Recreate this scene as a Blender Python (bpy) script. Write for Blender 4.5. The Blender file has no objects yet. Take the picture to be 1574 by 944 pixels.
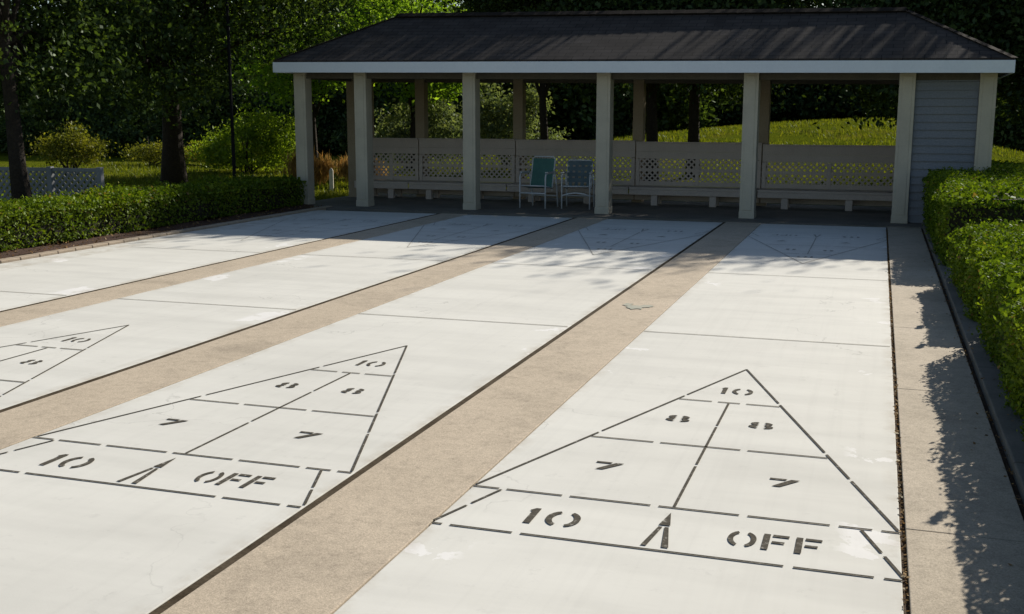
import bpy, bmesh, math, random
import numpy as np
from mathutils import Vector, Matrix
R = math.radians
scene = bpy.context.scene
COL = scene.collection

# ------------------------------------------------------------------ camera
def camera():
    yaw, pit, rol = -0.3190573868, 0.1730961216, 0.00054466
    f = Vector((math.sin(yaw)*math.cos(pit), math.cos(yaw)*math.cos(pit), -math.sin(pit)))
    r0 = Vector((math.cos(yaw), -math.sin(yaw), 0)); u0 = r0.cross(f)
    r = math.cos(rol)*r0 + math.sin(rol)*u0; u = -math.sin(rol)*r0 + math.cos(rol)*u0
    cd = bpy.data.cameras.new('camera'); co = bpy.data.objects.new('camera', cd); COL.objects.link(co)
    m = Matrix((r, u, -f)).transposed().to_4x4(); m.translation = Vector((0.7397, -3.9823, 1.6584))
    co.matrix_world = m
    cd.sensor_width = 36; cd.lens = 1690.168/1574*36; cd.clip_start = .05; cd.clip_end = 2000
    scene.camera = co
camera()
# ------------------------------------------------------------------ sky, sun, exposure
SUN = Vector((0.66, 1.74, 1.0)).normalized()
elev = math.asin(SUN.z); azim = math.atan2(SUN.x, SUN.y)
w = bpy.data.worlds.new('World'); scene.world = w; w.use_nodes = True
nt = w.node_tree; sky = nt.nodes.new('ShaderNodeTexSky'); sky.sky_type = 'NISHITA'; sky.sun_disc = False
sky.sun_elevation = elev; sky.sun_rotation = azim; sky.air_density = 1.0; sky.dust_density = .6
nt.links.new(sky.outputs[0], nt.nodes['Background'].inputs[0]); nt.nodes['Background'].inputs[1].default_value = 0.066
sl = bpy.data.lights.new('sun', 'SUN'); sl.energy = 5.0; sl.angle = R(.5); sl.color = (1, .93, .82)
so = bpy.data.objects.new('sun', sl); COL.objects.link(so); so.rotation_euler = SUN.to_track_quat('Z', 'Y').to_euler()
vs = scene.view_settings; vs.view_transform = 'Standard'; vs.look = 'None'; vs.exposure = 0.38; vs.gamma = 1; vs.use_curve_mapping = False
scene.render.engine = 'CYCLES'
rng = np.random.default_rng(7); random.seed(7)

# ------------------------------------------------------------------ helpers
def tag(o, label=None, cat=None, group=None, kind=None):
    if label: o['label'] = label
    if cat: o['category'] = cat
    if group: o['group'] = group
    if kind: o['kind'] = kind
    return o
def thing(name, label, cat, loc=(0, 0, 0), rz=0, group=None):
    o = bpy.data.objects.new(name, None); COL.objects.link(o); o.empty_display_size = .1
    o.location = loc; o.rotation_euler = (0, 0, rz)
    return tag(o, label, cat, group)
class MB:
    def __init__(s): s.v = []; s.f = []; s.uv = []
    def add(s, vs, fs):
        b = len(s.v); s.v += [tuple(v) for v in vs]; s.f += [tuple(b+i for i in f) for f in fs]; return s
    def box(s, x0, x1, y0, y1, z0, z1, zr=None):
        # zr: z0/z1 at x1 when they differ from those at x0
        a, b = (z0, z1) if zr is None else zr
        return s.add([(x0,y0,z0),(x1,y0,a),(x1,y1,a),(x0,y1,z0),(x0,y0,z1),(x1,y0,b),(x1,y1,b),(x0,y1,z1)],
              [(0,3,2,1),(4,5,6,7),(0,1,5,4),(1,2,6,5),(2,3,7,6),(3,0,4,7)])
    def bar(s, p, q, w, t, up=(0, 0, 1)):
        p, q = Vector(p), Vector(q); d = (q-p).normalized(); a = d.cross(Vector(up))
        if a.length < 1e-4: a = d.cross(Vector((0, 1, 0)))
        a.normalize(); b = a.cross(d); a = a*w/2; b = b*t/2
        vs = [p-a-b, p+a-b, p+a+b, p-a+b, q-a-b, q+a-b, q+a+b, q-a+b]
        return s.add(vs, [(0,3,2,1),(4,5,6,7),(0,1,5,4),(1,2,6,5),(2,3,7,6),(3,0,4,7)])
    def tube(s, pts, rs, n=8):
        pts = [Vector(p) for p in pts]
        if not hasattr(rs, '__len__'): rs = [rs]*len(pts)
        vs = []; fs = []; prev = None
        for i, p in enumerate(pts):
            d = (pts[min(i+1, len(pts)-1)] - pts[max(i-1, 0)]).normalized()
            if prev is None: a = d.cross(Vector((0.3, 1, .1))).normalized()
            else: a = (prev - d*prev.dot(d)).normalized()
            prev = a; b = d.cross(a)
            for k in range(n):
                t = 2*math.pi*k/n; vs.append(p + (a*math.cos(t) + b*math.sin(t))*rs[i])
        for i in range(len(pts)-1):
            for k in range(n):
                fs.append((i*n+k, i*n+(k+1)%n, (i+1)*n+(k+1)%n, (i+1)*n+k))
        fs.append(tuple(range(n))[::-1]); fs.append(tuple((len(pts)-1)*n+k for k in range(n)))
        return s.add(vs, fs)
    def poly(s, pts, z=0):
        return s.add([(x, y, z) for x, y in pts], [tuple(range(len(pts)))])
    def build(s, name, m, parent=None, smooth=False, bevel=0, uv=None):
        me = bpy.data.meshes.new(name); me.from_pydata(s.v, [], s.f)
        if uv is not None:
            l = me.uv_layers.new(name='UVMap'); flat = []
            for p in me.polygons:
                for vi in p.vertices: flat += list(uv(Vector(s.v[vi]), p))
            l.data.foreach_set('uv', flat)
        if smooth: me.polygons.foreach_set('use_smooth', [True]*len(me.polygons))
        me.materials.append(m); me.update()
        o = bpy.data.objects.new(name, me); COL.objects.link(o); o.parent = parent
        if bevel:
            b = o.modifiers.new('bevel', 'BEVEL'); b.width = bevel; b.segments = 2; b.limit_method = 'ANGLE'
        return o

# ------------------------------------------------------------------ materials
def nodes(name):
    m = bpy.data.materials.new(name); m.use_nodes = True; t = m.node_tree
    return m, t, t.nodes['Principled BSDF']
def N(t, typ, **k):
    n = t.nodes.new(typ)
    for a, b in k.items():
        if a.startswith('i_'): n.inputs[a[2:].replace('_', ' ')].default_value = b
        else: setattr(n, a, b)
    return n
def noise(t, scale, detail=6, rough=.6, vec=None, dist=0):
    n = N(t, 'ShaderNodeTexNoise'); n.inputs['Scale'].default_value = scale; n.inputs['Detail'].default_value = detail
    n.inputs['Roughness'].default_value = rough; n.inputs['Distortion'].default_value = dist
    if vec: t.links.new(vec, n.inputs['Vector'])
    return n.outputs['Fac']
def ramp(t, fac, stops):
    r = N(t, 'ShaderNodeValToRGB'); cr = r.color_ramp
    while len(cr.elements) < len(stops): cr.elements.new(.5)
    for e, (p, c) in zip(cr.elements, stops): e.position = p; e.color = (*c, 1) if len(c) == 3 else (c[0],)*3+(1,)
    t.links.new(fac, r.inputs[0]); return r.outputs[0]
def g(v): return (v, v, v)
def mix(t, fac, a, b, mode='MIX'):
    m = N(t, 'ShaderNodeMix'); m.data_type = 'RGBA'; m.blend_type = mode
    for s, v in ((m.inputs[0], fac), (m.inputs[6], a), (m.inputs[7], b)):
        if hasattr(v, 'is_linked'): t.links.new(v, s)
        else: s.default_value = v if not isinstance(v, tuple) else (*v, 1)
    return m.outputs[2]
def bump(t, p, h, strength=.3, dist=.01):
    b = N(t, 'ShaderNodeBump'); b.inputs['Strength'].default_value = strength; b.inputs['Distance'].default_value = dist
    t.links.new(h, b.inputs['Height']); t.links.new(b.outputs[0], p.inputs['Normal'])
def coords(t): return N(t, 'ShaderNodeTexCoord').outputs['Object']
def surface(name, c1, c2, scale=3, fine=60, rough=.8, bs=.2, bd=.004, finemix=.25, spec=.3):
    m, t, p = nodes(name); c = coords(t)
    a = mix(t, ramp(t, noise(t, scale, 5, .6, c), [(.3, g(0)), (.7, g(1))]), c1, c2)
    f = ramp(t, noise(t, fine, 4, .7, c), [(.3, g(1-finemix)), (.7, g(1+0*finemix))])
    t.links.new(mix(t, 1.0, a, f, 'MULTIPLY'), p.inputs['Base Color']); p.inputs['Roughness'].default_value = rough
    p.inputs['Specular IOR Level'].default_value = spec
    bump(t, p, noise(t, fine, 4, .7, c), bs, bd); return m
M = {}
# white court paint: cream, faint grey scuffing, a few whiter rolled-on patches
def court_mat():
    m, t, p = nodes('court_paint'); c0 = coords(t)
    oi = N(t, 'ShaderNodeObjectInfo'); cb = N(t, 'ShaderNodeCombineXYZ'); sc_ = N(t, 'ShaderNodeMath', operation='MULTIPLY'); sc_.inputs[1].default_value = 53
    t.links.new(oi.outputs['Random'], sc_.inputs[0]); t.links.new(sc_.outputs[0], cb.inputs[1]); t.links.new(sc_.outputs[0], cb.inputs[2])
    va = N(t, 'ShaderNodeVectorMath', operation='ADD'); t.links.new(c0, va.inputs[0]); t.links.new(cb.outputs[0], va.inputs[1]); c = va.outputs[0]
    base = mix(t, ramp(t, noise(t, .9, 5, .6, c), [(.3, g(0)), (.72, g(1))]), (.77, .76, .70), (.68, .67, .615))
    big = ramp(t, noise(t, .45, 2, .5, c), [(.35, g(.93)), (.65, g(1))])
    base = mix(t, 1.0, base, big, 'MULTIPLY')
    mp = N(t, 'ShaderNodeMapping'); mp.inputs['Scale'].default_value = (1.0, 3.2, 1); t.links.new(c, mp.inputs[0])
    streak = ramp(t, noise(t, 1.4, 6, .65, mp.outputs[0]), [(.35, g(.945)), (.7, g(1))])
    base = mix(t, 1.0, base, streak, 'MULTIPLY')
    # repainted, whiter blotches that follow the court's long edges (object x is measured from the court's centre line)
    sx = N(t, 'ShaderNodeSeparateXYZ'); t.links.new(c0, sx.inputs[0])
    ab = N(t, 'ShaderNodeMath', operation='ABSOLUTE'); t.links.new(sx.outputs[0], ab.inputs[0])
    mr = N(t, 'ShaderNodeMapRange'); t.links.new(ab.outputs[0], mr.inputs[0]); mr.inputs[1].default_value = .66; mr.inputs[2].default_value = .72
    blot = ramp(t, noise(t, 1.1, 9, .62, c, .2), [(.61, g(0)), (.617, g(1))])
    mm = N(t, 'ShaderNodeMath', operation='MULTIPLY'); t.links.new(mr.outputs[0], mm.inputs[0]); t.links.new(blot, mm.inputs[1])
    base = mix(t, mm.outputs[0], base, (.79, .78, .75))
    sp = ramp(t, noise(t, 9, 5, .75, c), [(.28, g(.9)), (.4, g(1))])
    base = mix(t, 1.0, base, sp, 'MULTIPLY')
    # disc tracks: long faint scuffs down the lane, and grime bands across it
    m2 = N(t, 'ShaderNodeMapping'); m2.inputs['Scale'].default_value = (14, .35, 1); t.links.new(c, m2.inputs[0])
    tr = ramp(t, noise(t, 1.5, 5, .6, m2.outputs[0]), [(.30, g(.965)), (.5, g(1))]); base = mix(t, 1.0, base, tr, 'MULTIPLY')
    m3 = N(t, 'ShaderNodeMapping'); m3.inputs['Scale'].default_value = (.35, 2.6, 1); t.links.new(c, m3.inputs[0])
    tr = ramp(t, noise(t, 1.1, 4, .6, m3.outputs[0]), [(.35, g(.93)), (.55, g(1))]); base = mix(t, 1.0, base, tr, 'MULTIPLY')
    # hairline cracks
    vo = N(t, 'ShaderNodeTexVoronoi'); vo.feature = 'DISTANCE_TO_EDGE'; vo.inputs['Scale'].default_value = .42
    wv = N(t, 'ShaderNodeVectorMath', operation='ADD'); nz = N(t, 'ShaderNodeTexNoise'); nz.inputs['Scale'].default_value = 2.2; nz.inputs['Detail'].default_value = 6
    t.links.new(c, nz.inputs['Vector']); t.links.new(c, wv.inputs[0]); t.links.new(nz.outputs['Color'], wv.inputs[1]); t.links.new(wv.outputs[0], vo.inputs['Vector'])
    ck = ramp(t, vo.outputs['Distance'], [(0, g(.78)), (.0035, g(1))]); gate = ramp(t, noise(t, .7, 2, .5, c), [(.5, g(0)), (.58, g(1))])
    base = mix(t, gate, base, mix(t, 1.0, base, ck, 'MULTIPLY'))
    # grime gathered along the slab edge
    eg = N(t, 'ShaderNodeMapRange'); t.links.new(ab.outputs[0], eg.inputs[0]); eg.inputs[1].default_value = .84; eg.inputs[2].default_value = .93
    en = N(t, 'ShaderNodeMath', operation='MULTIPLY'); t.links.new(eg.outputs[0], en.inputs[0]); t.links.new(ramp(t, noise(t, 5, 5, .7, c), [(.42, g(0)), (.62, g(.55))]), en.inputs[1])
    base = mix(t, en.outputs[0], base, (.42, .37, .29))
    t.links.new(base, p.inputs['Base Color']); p.inputs['Roughness'].default_value = .9; p.inputs['Specular IOR Level'].default_value = .12
    bump(t, p, noise(t, 90, 3, .6, c), .12, .002); return m
M['court'] = court_mat()
def agg_mat(name, c1, c2, k=1.0):
    m, t, p = nodes(name); c = coords(t)
    a = mix(t, ramp(t, noise(t, 1.3, 6, .65, c), [(.3, g(0)), (.7, g(1))]), c1, c2)
    v = N(t, 'ShaderNodeTexVoronoi'); v.inputs['Scale'].default_value = 230; t.links.new(c, v.inputs['Vector'])
    sp = ramp(t, v.outputs['Color'], [(.1, g(.86)), (.5, g(.99)), (.9, g(1.06))])
    a = mix(t, 1.0, a, sp, 'MULTIPLY')
    st = ramp(t, noise(t, 3.5, 6, .7, c, .5), [(.3, g(.86)), (.5, g(1))])
    a = mix(t, 1.0, a, st, 'MULTIPLY')
    d2 = ramp(t, noise(t, 1.1, 7, .72, c, 1.0), [(.36, g(.86)), (.47, g(1))]); a = mix(t, 1.0, a, d2, 'MULTIPLY')
    d3 = ramp(t, noise(t, 16, 7, .8, c), [(.32, g(.78)), (.5, g(1)), (.7, g(1.05))]); a = mix(t, 1.0, a, d3, 'MULTIPLY')
    fine = ramp(t, noise(t, 150, 3, .8, c), [(.32, g(.68)), (.68, g(1.14))])
    a = mix(t, 1.0, a, fine, 'MULTIPLY')
    t.links.new(a, p.inputs['Base Color']); p.inputs['Roughness'].default_value = .9; p.inputs['Specular IOR Level'].default_value = .2
    bump(t, p, v.outputs['Distance'], .25, .002); return m
M['strip'] = agg_mat('tan_aggregate', (.60, .505, .385), (.53, .445, .335))
M['walk'] = agg_mat('walkway_concrete', (.56, .485, .38), (.47, .405, .31))
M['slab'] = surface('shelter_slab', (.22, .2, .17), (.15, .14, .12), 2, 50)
M['soil'] = surface('joint_soil', (.05, .03, .018), (.09, .055, .03), 6, 120, .95, .6, .01, .6)
M['mulch'] = surface('mulch', (.075, .04, .025), (.14, .075, .05), 5, 70, .95, .9, .02, .6)
M['brick'] = surface('edging', (.40, .32, .235), (.46, .38, .29), 4, 60)
M['kerb'] = surface('kerb_concrete', (.15, .14, .12), (.24, .22, .19), 3, 60)
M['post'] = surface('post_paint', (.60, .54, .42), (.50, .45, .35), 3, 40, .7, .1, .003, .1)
M['rearpost'] = surface('post_paint_shaded', (.40, .32, .22), (.34, .26, .17), 2, 40, .7, .1)  # same paint as the front posts; shade and warm bounce put into the colour
M['fascia'] = surface('fascia_paint', (.80, .84, .88), (.74, .78, .83), 1.5, 30, .55, .05, .002, .06)
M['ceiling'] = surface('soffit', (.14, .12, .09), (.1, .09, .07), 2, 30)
M['siding'] = surface('siding_paint', (.24, .25, .265), (.20, .22, .25), 1.2, 40, .65, .06)
M['bench'] = surface('bench_paint', (.66, .56, .48), (.56, .47, .40), 2.5, 50, .7, .1)
M['white'] = surface('white_tube', (.72, .74, .75), (.66, .68, .7), 3, 50, .4, .02)
M['fence'] = surface('fence_paint_shaded', (.30, .31, .32), (.25, .26, .27), 3, 50, .6, .05)  # white paint greyed, with the fence's shade put into the colour
M['green'] = surface('green_webbing', (.09, .23, .20), (.07, .18, .16), 6, 160, .7, .3, .002)
M['teal'] = surface('teal_webbing', (.15, .21, .24), (.11, .165, .19), 6, 160, .7, .3, .002)
M['black'] = surface('black_metal', (.012, .012, .013), (.02, .02, .02), 5, 40, .8, .05, .004, .25, .1)
M['bark'] = surface('bark', (.06, .045, .032), (.035, .027, .02), 5, 25, .95, 1.0, .03, .5)
M['stake'] = surface('stake_paint', (.75, .7, .6), (.6, .55, .45), 4, 40)
M['core'] = surface('core_dark', (.018, .02, .008), (.03, .026, .014), 6, 30, .95)
def glass():
    m, t, p = nodes('lantern_glass'); p.inputs['Base Color'].default_value = (.8, .82, .8, 1); p.inputs['Roughness'].default_value = .25
    p.inputs['Transmission Weight'].default_value = .4; return m
M['glass'] = glass()
def marking_mat(name='stencil_paint', stops=[(.33, (.52, .50, .45)), (.42, (.11, .10, .08)), (.7, (.045, .04, .033))]):
    m, t, p = nodes(name); c = coords(t)
    a = ramp(t, noise(t, 26, 6, .8, c), stops)
    t.links.new(a, p.inputs['Base Color']); p.inputs['Roughness'].default_value = .95; p.inputs['Specular IOR Level'].default_value = .05; return m
M['mark'] = marking_mat()
M['faded'] = marking_mat('faded_stencil_paint', [(.38, (.6, .59, .54)), (.52, (.36, .34, .30)), (.7, (.22, .20, .17))])
def deadline_mat():
    m, t, p = nodes('thin_line_paint'); c = coords(t)
    a = ramp(t, noise(t, 10, 6, .75, c), [(.3, (.45, .43, .37)), (.6, (.20, .19, .165))])
    t.links.new(a, p.inputs['Base Color']); p.inputs['Roughness'].default_value = .95; p.inputs['Specular IOR Level'].default_value = .05; return m
M['dead'] = deadline_mat()
def shingle():
    m, t, p = nodes('asphalt_shingle'); uv = N(t, 'ShaderNodeTexCoord').outputs['UV']
    b = N(t, 'ShaderNodeTexBrick'); t.links.new(uv, b.inputs['Vector']); b.inputs['Scale'].default_value = 1
    b.inputs['Brick Width'].default_value = .3; b.inputs['Row Height'].default_value = .14; b.inputs['Mortar Size'].default_value = .006
    b.inputs['Color1'].default_value = (.046, .038, .033, 1); b.inputs['Color2'].default_value = (.064, .053, .047, 1); b.inputs['Mortar'].default_value = (.012, .011, .01, 1)
    n = ramp(t, noise(t, 1.6, 6, .7, uv), [(.3, g(.65)), (.7, g(1.3))]); n2 = ramp(t, noise(t, 120, 2, .6, uv), [(.3, g(.75)), (.7, g(1.2))])
    a = mix(t, 1.0, b.outputs['Color'], n, 'MULTIPLY'); a = mix(t, 1.0, a, n2, 'MULTIPLY')
    t.links.new(a, p.inputs['Base Color']); p.inputs['Roughness'].default_value = .9; p.inputs['Specular IOR Level'].default_value = .2
    bump(t, p, b.outputs['Color'], .3, .006); return m
M['shingle'] = shingle()
M['cap'] = surface('cap_shingle_shaded', (.028, .022, .018), (.04, .032, .026), 3, 60, .95, .3, .004, .4, .05)  # darker roof shingle; shade that hides the grazing sun put into the colour
def grass_mat():
    m, t, p = nodes('lawn'); c = coords(t)
    a = ramp(t, noise(t, .35, 6, .65, c), [(.3, (.15, .165, .012)), (.5, (.105, .135, .010)), (.72, (.21, .185, .03))])
    f = ramp(t, noise(t, 18, 6, .8, c), [(.3, g(.5)), (.7, g(1.15))])
    t.links.new(mix(t, 1.0, a, f, 'MULTIPLY'), p.inputs['Base Color']); p.inputs['Roughness'].default_value = 1; p.inputs['Specular IOR Level'].default_value = 0
    bump(t, p, noise(t, 25, 6, .8, c), 1, .05); return m
M['grass'] = grass_mat()
def leaf_mat(name, dark, light, trans=.35, tl=(1.3, 1.35, .5), brown=None):
    m = bpy.data.materials.new(name); m.use_nodes = True; t = m.node_tree; t.nodes.clear()
    out = N(t, 'ShaderNodeOutputMaterial'); at = N(t, 'ShaderNodeAttribute'); at.attribute_name = 'tint'
    colr = ramp(t, at.outputs['Fac'], [(0, dark), (1, light)] if brown is None else [(0, dark), (.86, light), (.9, brown)])
    cl = ramp(t, noise(t, 1.3, 4, .6, coords(t)), [(.3, (.62, .68, .7)), (.5, g(1)), (.7, (1.35, 1.22, .95))]); colr = mix(t, 1.0, colr, cl, 'MULTIPLY')
    d = N(t, 'ShaderNodeBsdfDiffuse'); t.links.new(colr, d.inputs[0])
    tr = N(t, 'ShaderNodeBsdfTranslucent'); t.links.new(mix(t, 1.0, colr, tl, 'MULTIPLY'), tr.inputs[0])
    gl = N(t, 'ShaderNodeBsdfGlossy'); gl.inputs['Roughness'].default_value = .45; gl.inputs[0].default_value = (.5, .55, .5, 1)
    m1 = N(t, 'ShaderNodeMixShader'); m1.inputs[0].default_value = trans; t.links.new(d.outputs[0], m1.inputs[1]); t.links.new(tr.outputs[0], m1.inputs[2])
    m2 = N(t, 'ShaderNodeMixShader'); m2.inputs[0].default_value = .025; t.links.new(m1.outputs[0], m2.inputs[1]); t.links.new(gl.outputs[0], m2.inputs[2])
    t.links.new(m2.outputs[0], out.inputs[0]); return m
M['leaf'] = leaf_mat('leaf_green', (.014, .028, .009), (.12, .18, .045))
M['leafdark'] = leaf_mat('leaf_dark', (.014, .026, .011), (.10, .15, .045), .15)
M['leafbright'] = leaf_mat('leaf_bright', (.10, .18, .02), (.26, .38, .05), .6)
M['hedge'] = leaf_mat('hedge_leaf', (.05, .095, .008), (.19, .26, .016), .35, brown=(.20, .14, .05))
M['olive'] = leaf_mat('olive_leaf', (.10, .13, .07), (.24, .28, .17), .35)
M['yellow'] = leaf_mat('yellow_leaf', (.10, .11, .018), (.27, .26, .04), .4)
M['lime'] = leaf_mat('lime_leaf', (.12, .19, .02), (.30, .38, .04), .45)
M['tan'] = leaf_mat('tan_blade', (.28, .16, .05), (.55, .36, .12), .4, (1.1, 1, .8))
M['litter'] = leaf_mat('dry_leaf', (.10, .05, .02), (.40, .26, .12), .2, (1, 1, 1))

# ------------------------------------------------------------------ leaves
def leaf_mesh(name, m, C, size, parent=None, normals=None, aspect=.6, jitter=1.0, stretch=None):
    """C: (n,3) centres; one bent-free rhombic leaf each."""
    n = len(C); d = rng.normal(size=(n, 3))
    nr = rng.normal(size=(n, 3)) if normals is None else normals + jitter*rng.normal(size=(n, 3))
    nr /= np.linalg.norm(nr, axis=1, keepdims=True)
    if stretch is not None: d = d*.35 + np.array(stretch)
    a = np.cross(nr, d); a /= np.linalg.norm(a, axis=1, keepdims=True); b = np.cross(nr, a)
    s = size*(.6+.8*rng.random((n, 1)))
    a = a*s*aspect/2; b = b*s/2
    V = np.stack([C-b, C+a-b*.1, C+b, C-a-b*.1], 1).reshape(-1, 3)
    me = bpy.data.meshes.new(name); me.vertices.add(4*n); me.vertices.foreach_set('co', V.ravel())
    me.loops.add(4*n); me.loops.foreach_set('vertex_index', np.arange(4*n)); me.polygons.add(n)
    me.polygons.foreach_set('loop_start', np.arange(0, 4*n, 4)); me.polygons.foreach_set('loop_total', np.full(n, 4))
    me.update(calc_edges=True)
    at = me.attributes.new('tint', 'FLOAT', 'FACE'); at.data.foreach_set('value', np.clip(rng.beta(1.6, 2.0, n), 0, 1))
    me.materials.append(m); o = bpy.data.objects.new(name, me); COL.objects.link(o); o.parent = parent
    return o
def clump_points(blobs, n, clump=40, sig=.28, hollow=.55):
    """points in clumps that fill ellipsoids, denser towards their rims"""
    w = np.array([b[3]*b[4]*b[5] for b in blobs])**.67; w /= w.sum(); out = []
    nc = max(4, n//clump)
    idx = rng.choice(len(blobs), nc, p=w)
    d = rng.normal(size=(nc, 3)); d /= np.linalg.norm(d, axis=1, keepdims=True)
    rad = (hollow + (1-hollow)*rng.random((nc, 1)))*(.85+.3*rng.random((nc, 1)))
    B = np.array(blobs)[idx]; cc = B[:, :3] + d*rad*B[:, 3:6]
    k = rng.integers(0, nc, n); sz = sig*(.5+rng.random((nc, 1)))
    P = cc[k] + rng.normal(size=(n, 3))*sz[k]*np.array([1, 1, .6])
    return P
def copy_tree(t, loc, rz, sc, label):
    c = t.copy(); COL.objects.link(c); c.location = loc; c.rotation_euler = (0, 0, rz); c.scale = sc; c['label'] = label
    for ch in t.children:
        d = ch.copy(); COL.objects.link(d); d.parent = c
    return c

def make_tree(name, label, cat, loc, h, rad, zlow, trunk_r, leafmat, n, size, seed, group=None, lean=(0, 0), sig=.3, nb=11, limbs=True, flat=1.0, skirt=False):
    global rng
    rng = np.random.default_rng(seed)
    t = thing(name, label, cat, loc, 0, group)
    zc = (h+zlow)/2; hz = (h-zlow)/2; blobs = []
    for i in range(nb):
        a = 2*math.pi*i/nb*2.4 + rng.random(); u = rng.uniform(-.75, .8); q = math.sqrt(max(.05, 1-u*u))*rad*rng.uniform(.35, .72)
        br = rad*rng.uniform(.32, .5)
        blobs.append((q*math.cos(a)+lean[0], q*math.sin(a)+lean[1], zc+u*hz*.8, br, br, br*.75*flat))
    mb = MB(); top = Vector((lean[0]*.3, lean[1]*.3, zc+hz*.5))
    pts = []; rs = []
    for i in range(7):
        f = i/6; pts.append(Vector((0, 0, -.1)).lerp(top, f) + Vector((rng.normal()*.04*h*f*.3, rng.normal()*.04*h*f*.3, 0))); rs.append(trunk_r*(1.25 if i == 0 else 1)*(1-.75*f))
    mb.tube(pts, rs, 9)
    mb.build('trunk', M['bark'], t, smooth=True)
    if limbs:
        lb = MB()
        for b in blobs:
            e = Vector(b[:3]); k = rng.integers(2, 5); s = pts[k]
            if e.z < s.z: s = pts[max(1, k-1)]
            m1 = s.lerp(e, .5) + Vector((0, 0, .12*rad*rng.random())); lb.tube([s, m1, e], [trunk_r*.42, trunk_r*.24, trunk_r*.08], 6)
            for q in range(3):
                dd = Vector(rng.normal(size=3)).normalized()*b[3]*.8; lb.tube([m1.lerp(e, .6), e+dd], [trunk_r*.12, .008], 5)
        lb.build('limbs', M['bark'], t, smooth=True)
    P = clump_points(blobs, n, 34, sig*rad/3.2)
    P = P[P[:, 2] > zlow-.35]
    leaf_mesh('crown', leafmat, P, size, t)
    return t
# ================================================================== THE SETTING
# lawn sheet with a low rise behind the shelter
def hill(x, y):
    z = 0.
    if y > 20:
        fy = 1-math.exp(-((y-20)/13.)**2); fx = math.exp(-((x-.8)/(12.5 if x < .8 else 4.2))**2)
        z = 1.62*fy*fx
        z *= 1/(1+math.exp((y-56)/4))*.95+.05
    return z + (.04*math.sin(x*.7+1)*math.sin(y*.5) if y > 22 else 0)
def axis(lo, hi, flo, fhi, fine, coarse):
    a = list(np.arange(flo, fhi+1e-6, fine)); x = flo; s = fine
    while x > lo: s = min(s*1.25, coarse); x -= s; a.insert(0, x)
    x = fhi; s = fine
    while x < hi: s = min(s*1.25, coarse); x += s; a.append(x)
    return a
xs = axis(-600, 600, -34, 22, 1.0, 80); ys = axis(-300, 900, 18, 66, 1.0, 80)
mb = MB(); nx = len(xs)
mb.v = [(x, y, hill(x, y)-.06) for y in ys for x in xs]
mb.f = [(j*nx+i, j*nx+i+1, (j+1)*nx+i+1, (j+1)*nx+i) for j in range(len(ys)-1) for i in range(nx-1)]
tag(mb.build('ground', M['grass'], smooth=True), 'yellow green lawn rising to a low bank behind the shelter', kind='structure')

Y0, Y1 = -9., 13.36      # court slabs
# centre lines and edges of the four courts
COURTS = [(.905, -.925), (-1.52, -3.37), (-3.945, -5.80), (-6.345, -8.60)]
tag(MB().box(-8.78, 1.48, Y0-.5, 13.5, -.055, -.018).build('joint_bed', M['soil']), 'dark soil showing in the joints between the court slabs', kind='structure')

M['filler'] = surface('joint_filler', (.06, .045, .028), (.14, .11, .075), 4, 60, .95, .5, .004, .5, .05)
for k, (a, b) in enumerate(((-1.518, -1.476), (-3.943, -3.885), (-6.343, -6.275))):
    tag(MB().box(a, b, Y0, 13.42, -.0175, -.003).build('expansion_joint', M['filler']), 'dark weathered expansion joint on the right edge of the ' + ('second', 'third', 'fourth')[k] + ' court from the right', kind='structure')
def stroke(mb, p, q, w, z=0.0):
    p, q = Vector((*p, 0)), Vector((*q, 0)); d = (q-p).normalized(); n = Vector((-d.y, d.x, 0))*w/2
    mb.poly([(v.x, v.y) for v in (p-n, q-n, q+n, p+n)], z)
def dashed(mb, p, q, w, cuts, gap=.035, z=0.0):
    L = math.hypot(q[0]-p[0], q[1]-p[1]); e = [0.]
    for c in cuts: e += [c*L-gap/2, c*L+gap/2]
    e.append(L)
    for a, b in zip(e[::2], e[1::2]):
        if b > a: stroke(mb, (p[0]+(q[0]-p[0])*a/L, p[1]+(q[1]-p[1])*a/L), (p[0]+(q[0]-p[0])*b/L, p[1]+(q[1]-p[1])*b/L), w, z)
def arc(mb, cx, cy, rx, ry, a0, a1, wx, wy, n=9, z=0.0):
    for i in range(n):
        a, b = R(a0+(a1-a0)*i/n), R(a0+(a1-a0)*(i+1)/n)
        # tapering stencil half-ring: thick at the sides, thin at the ends
        def P(t, inner):
            k = 1 if not inner else 0
            return (cx+math.cos(t)*(rx-(0 if k else wx)), cy+math.sin(t)*(ry-(0 if k else wy)))
        mb.poly([P(a, True), P(a, False), P(b, False), P(b, True)][::(1 if a1 > a0 else -1)], z)
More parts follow.
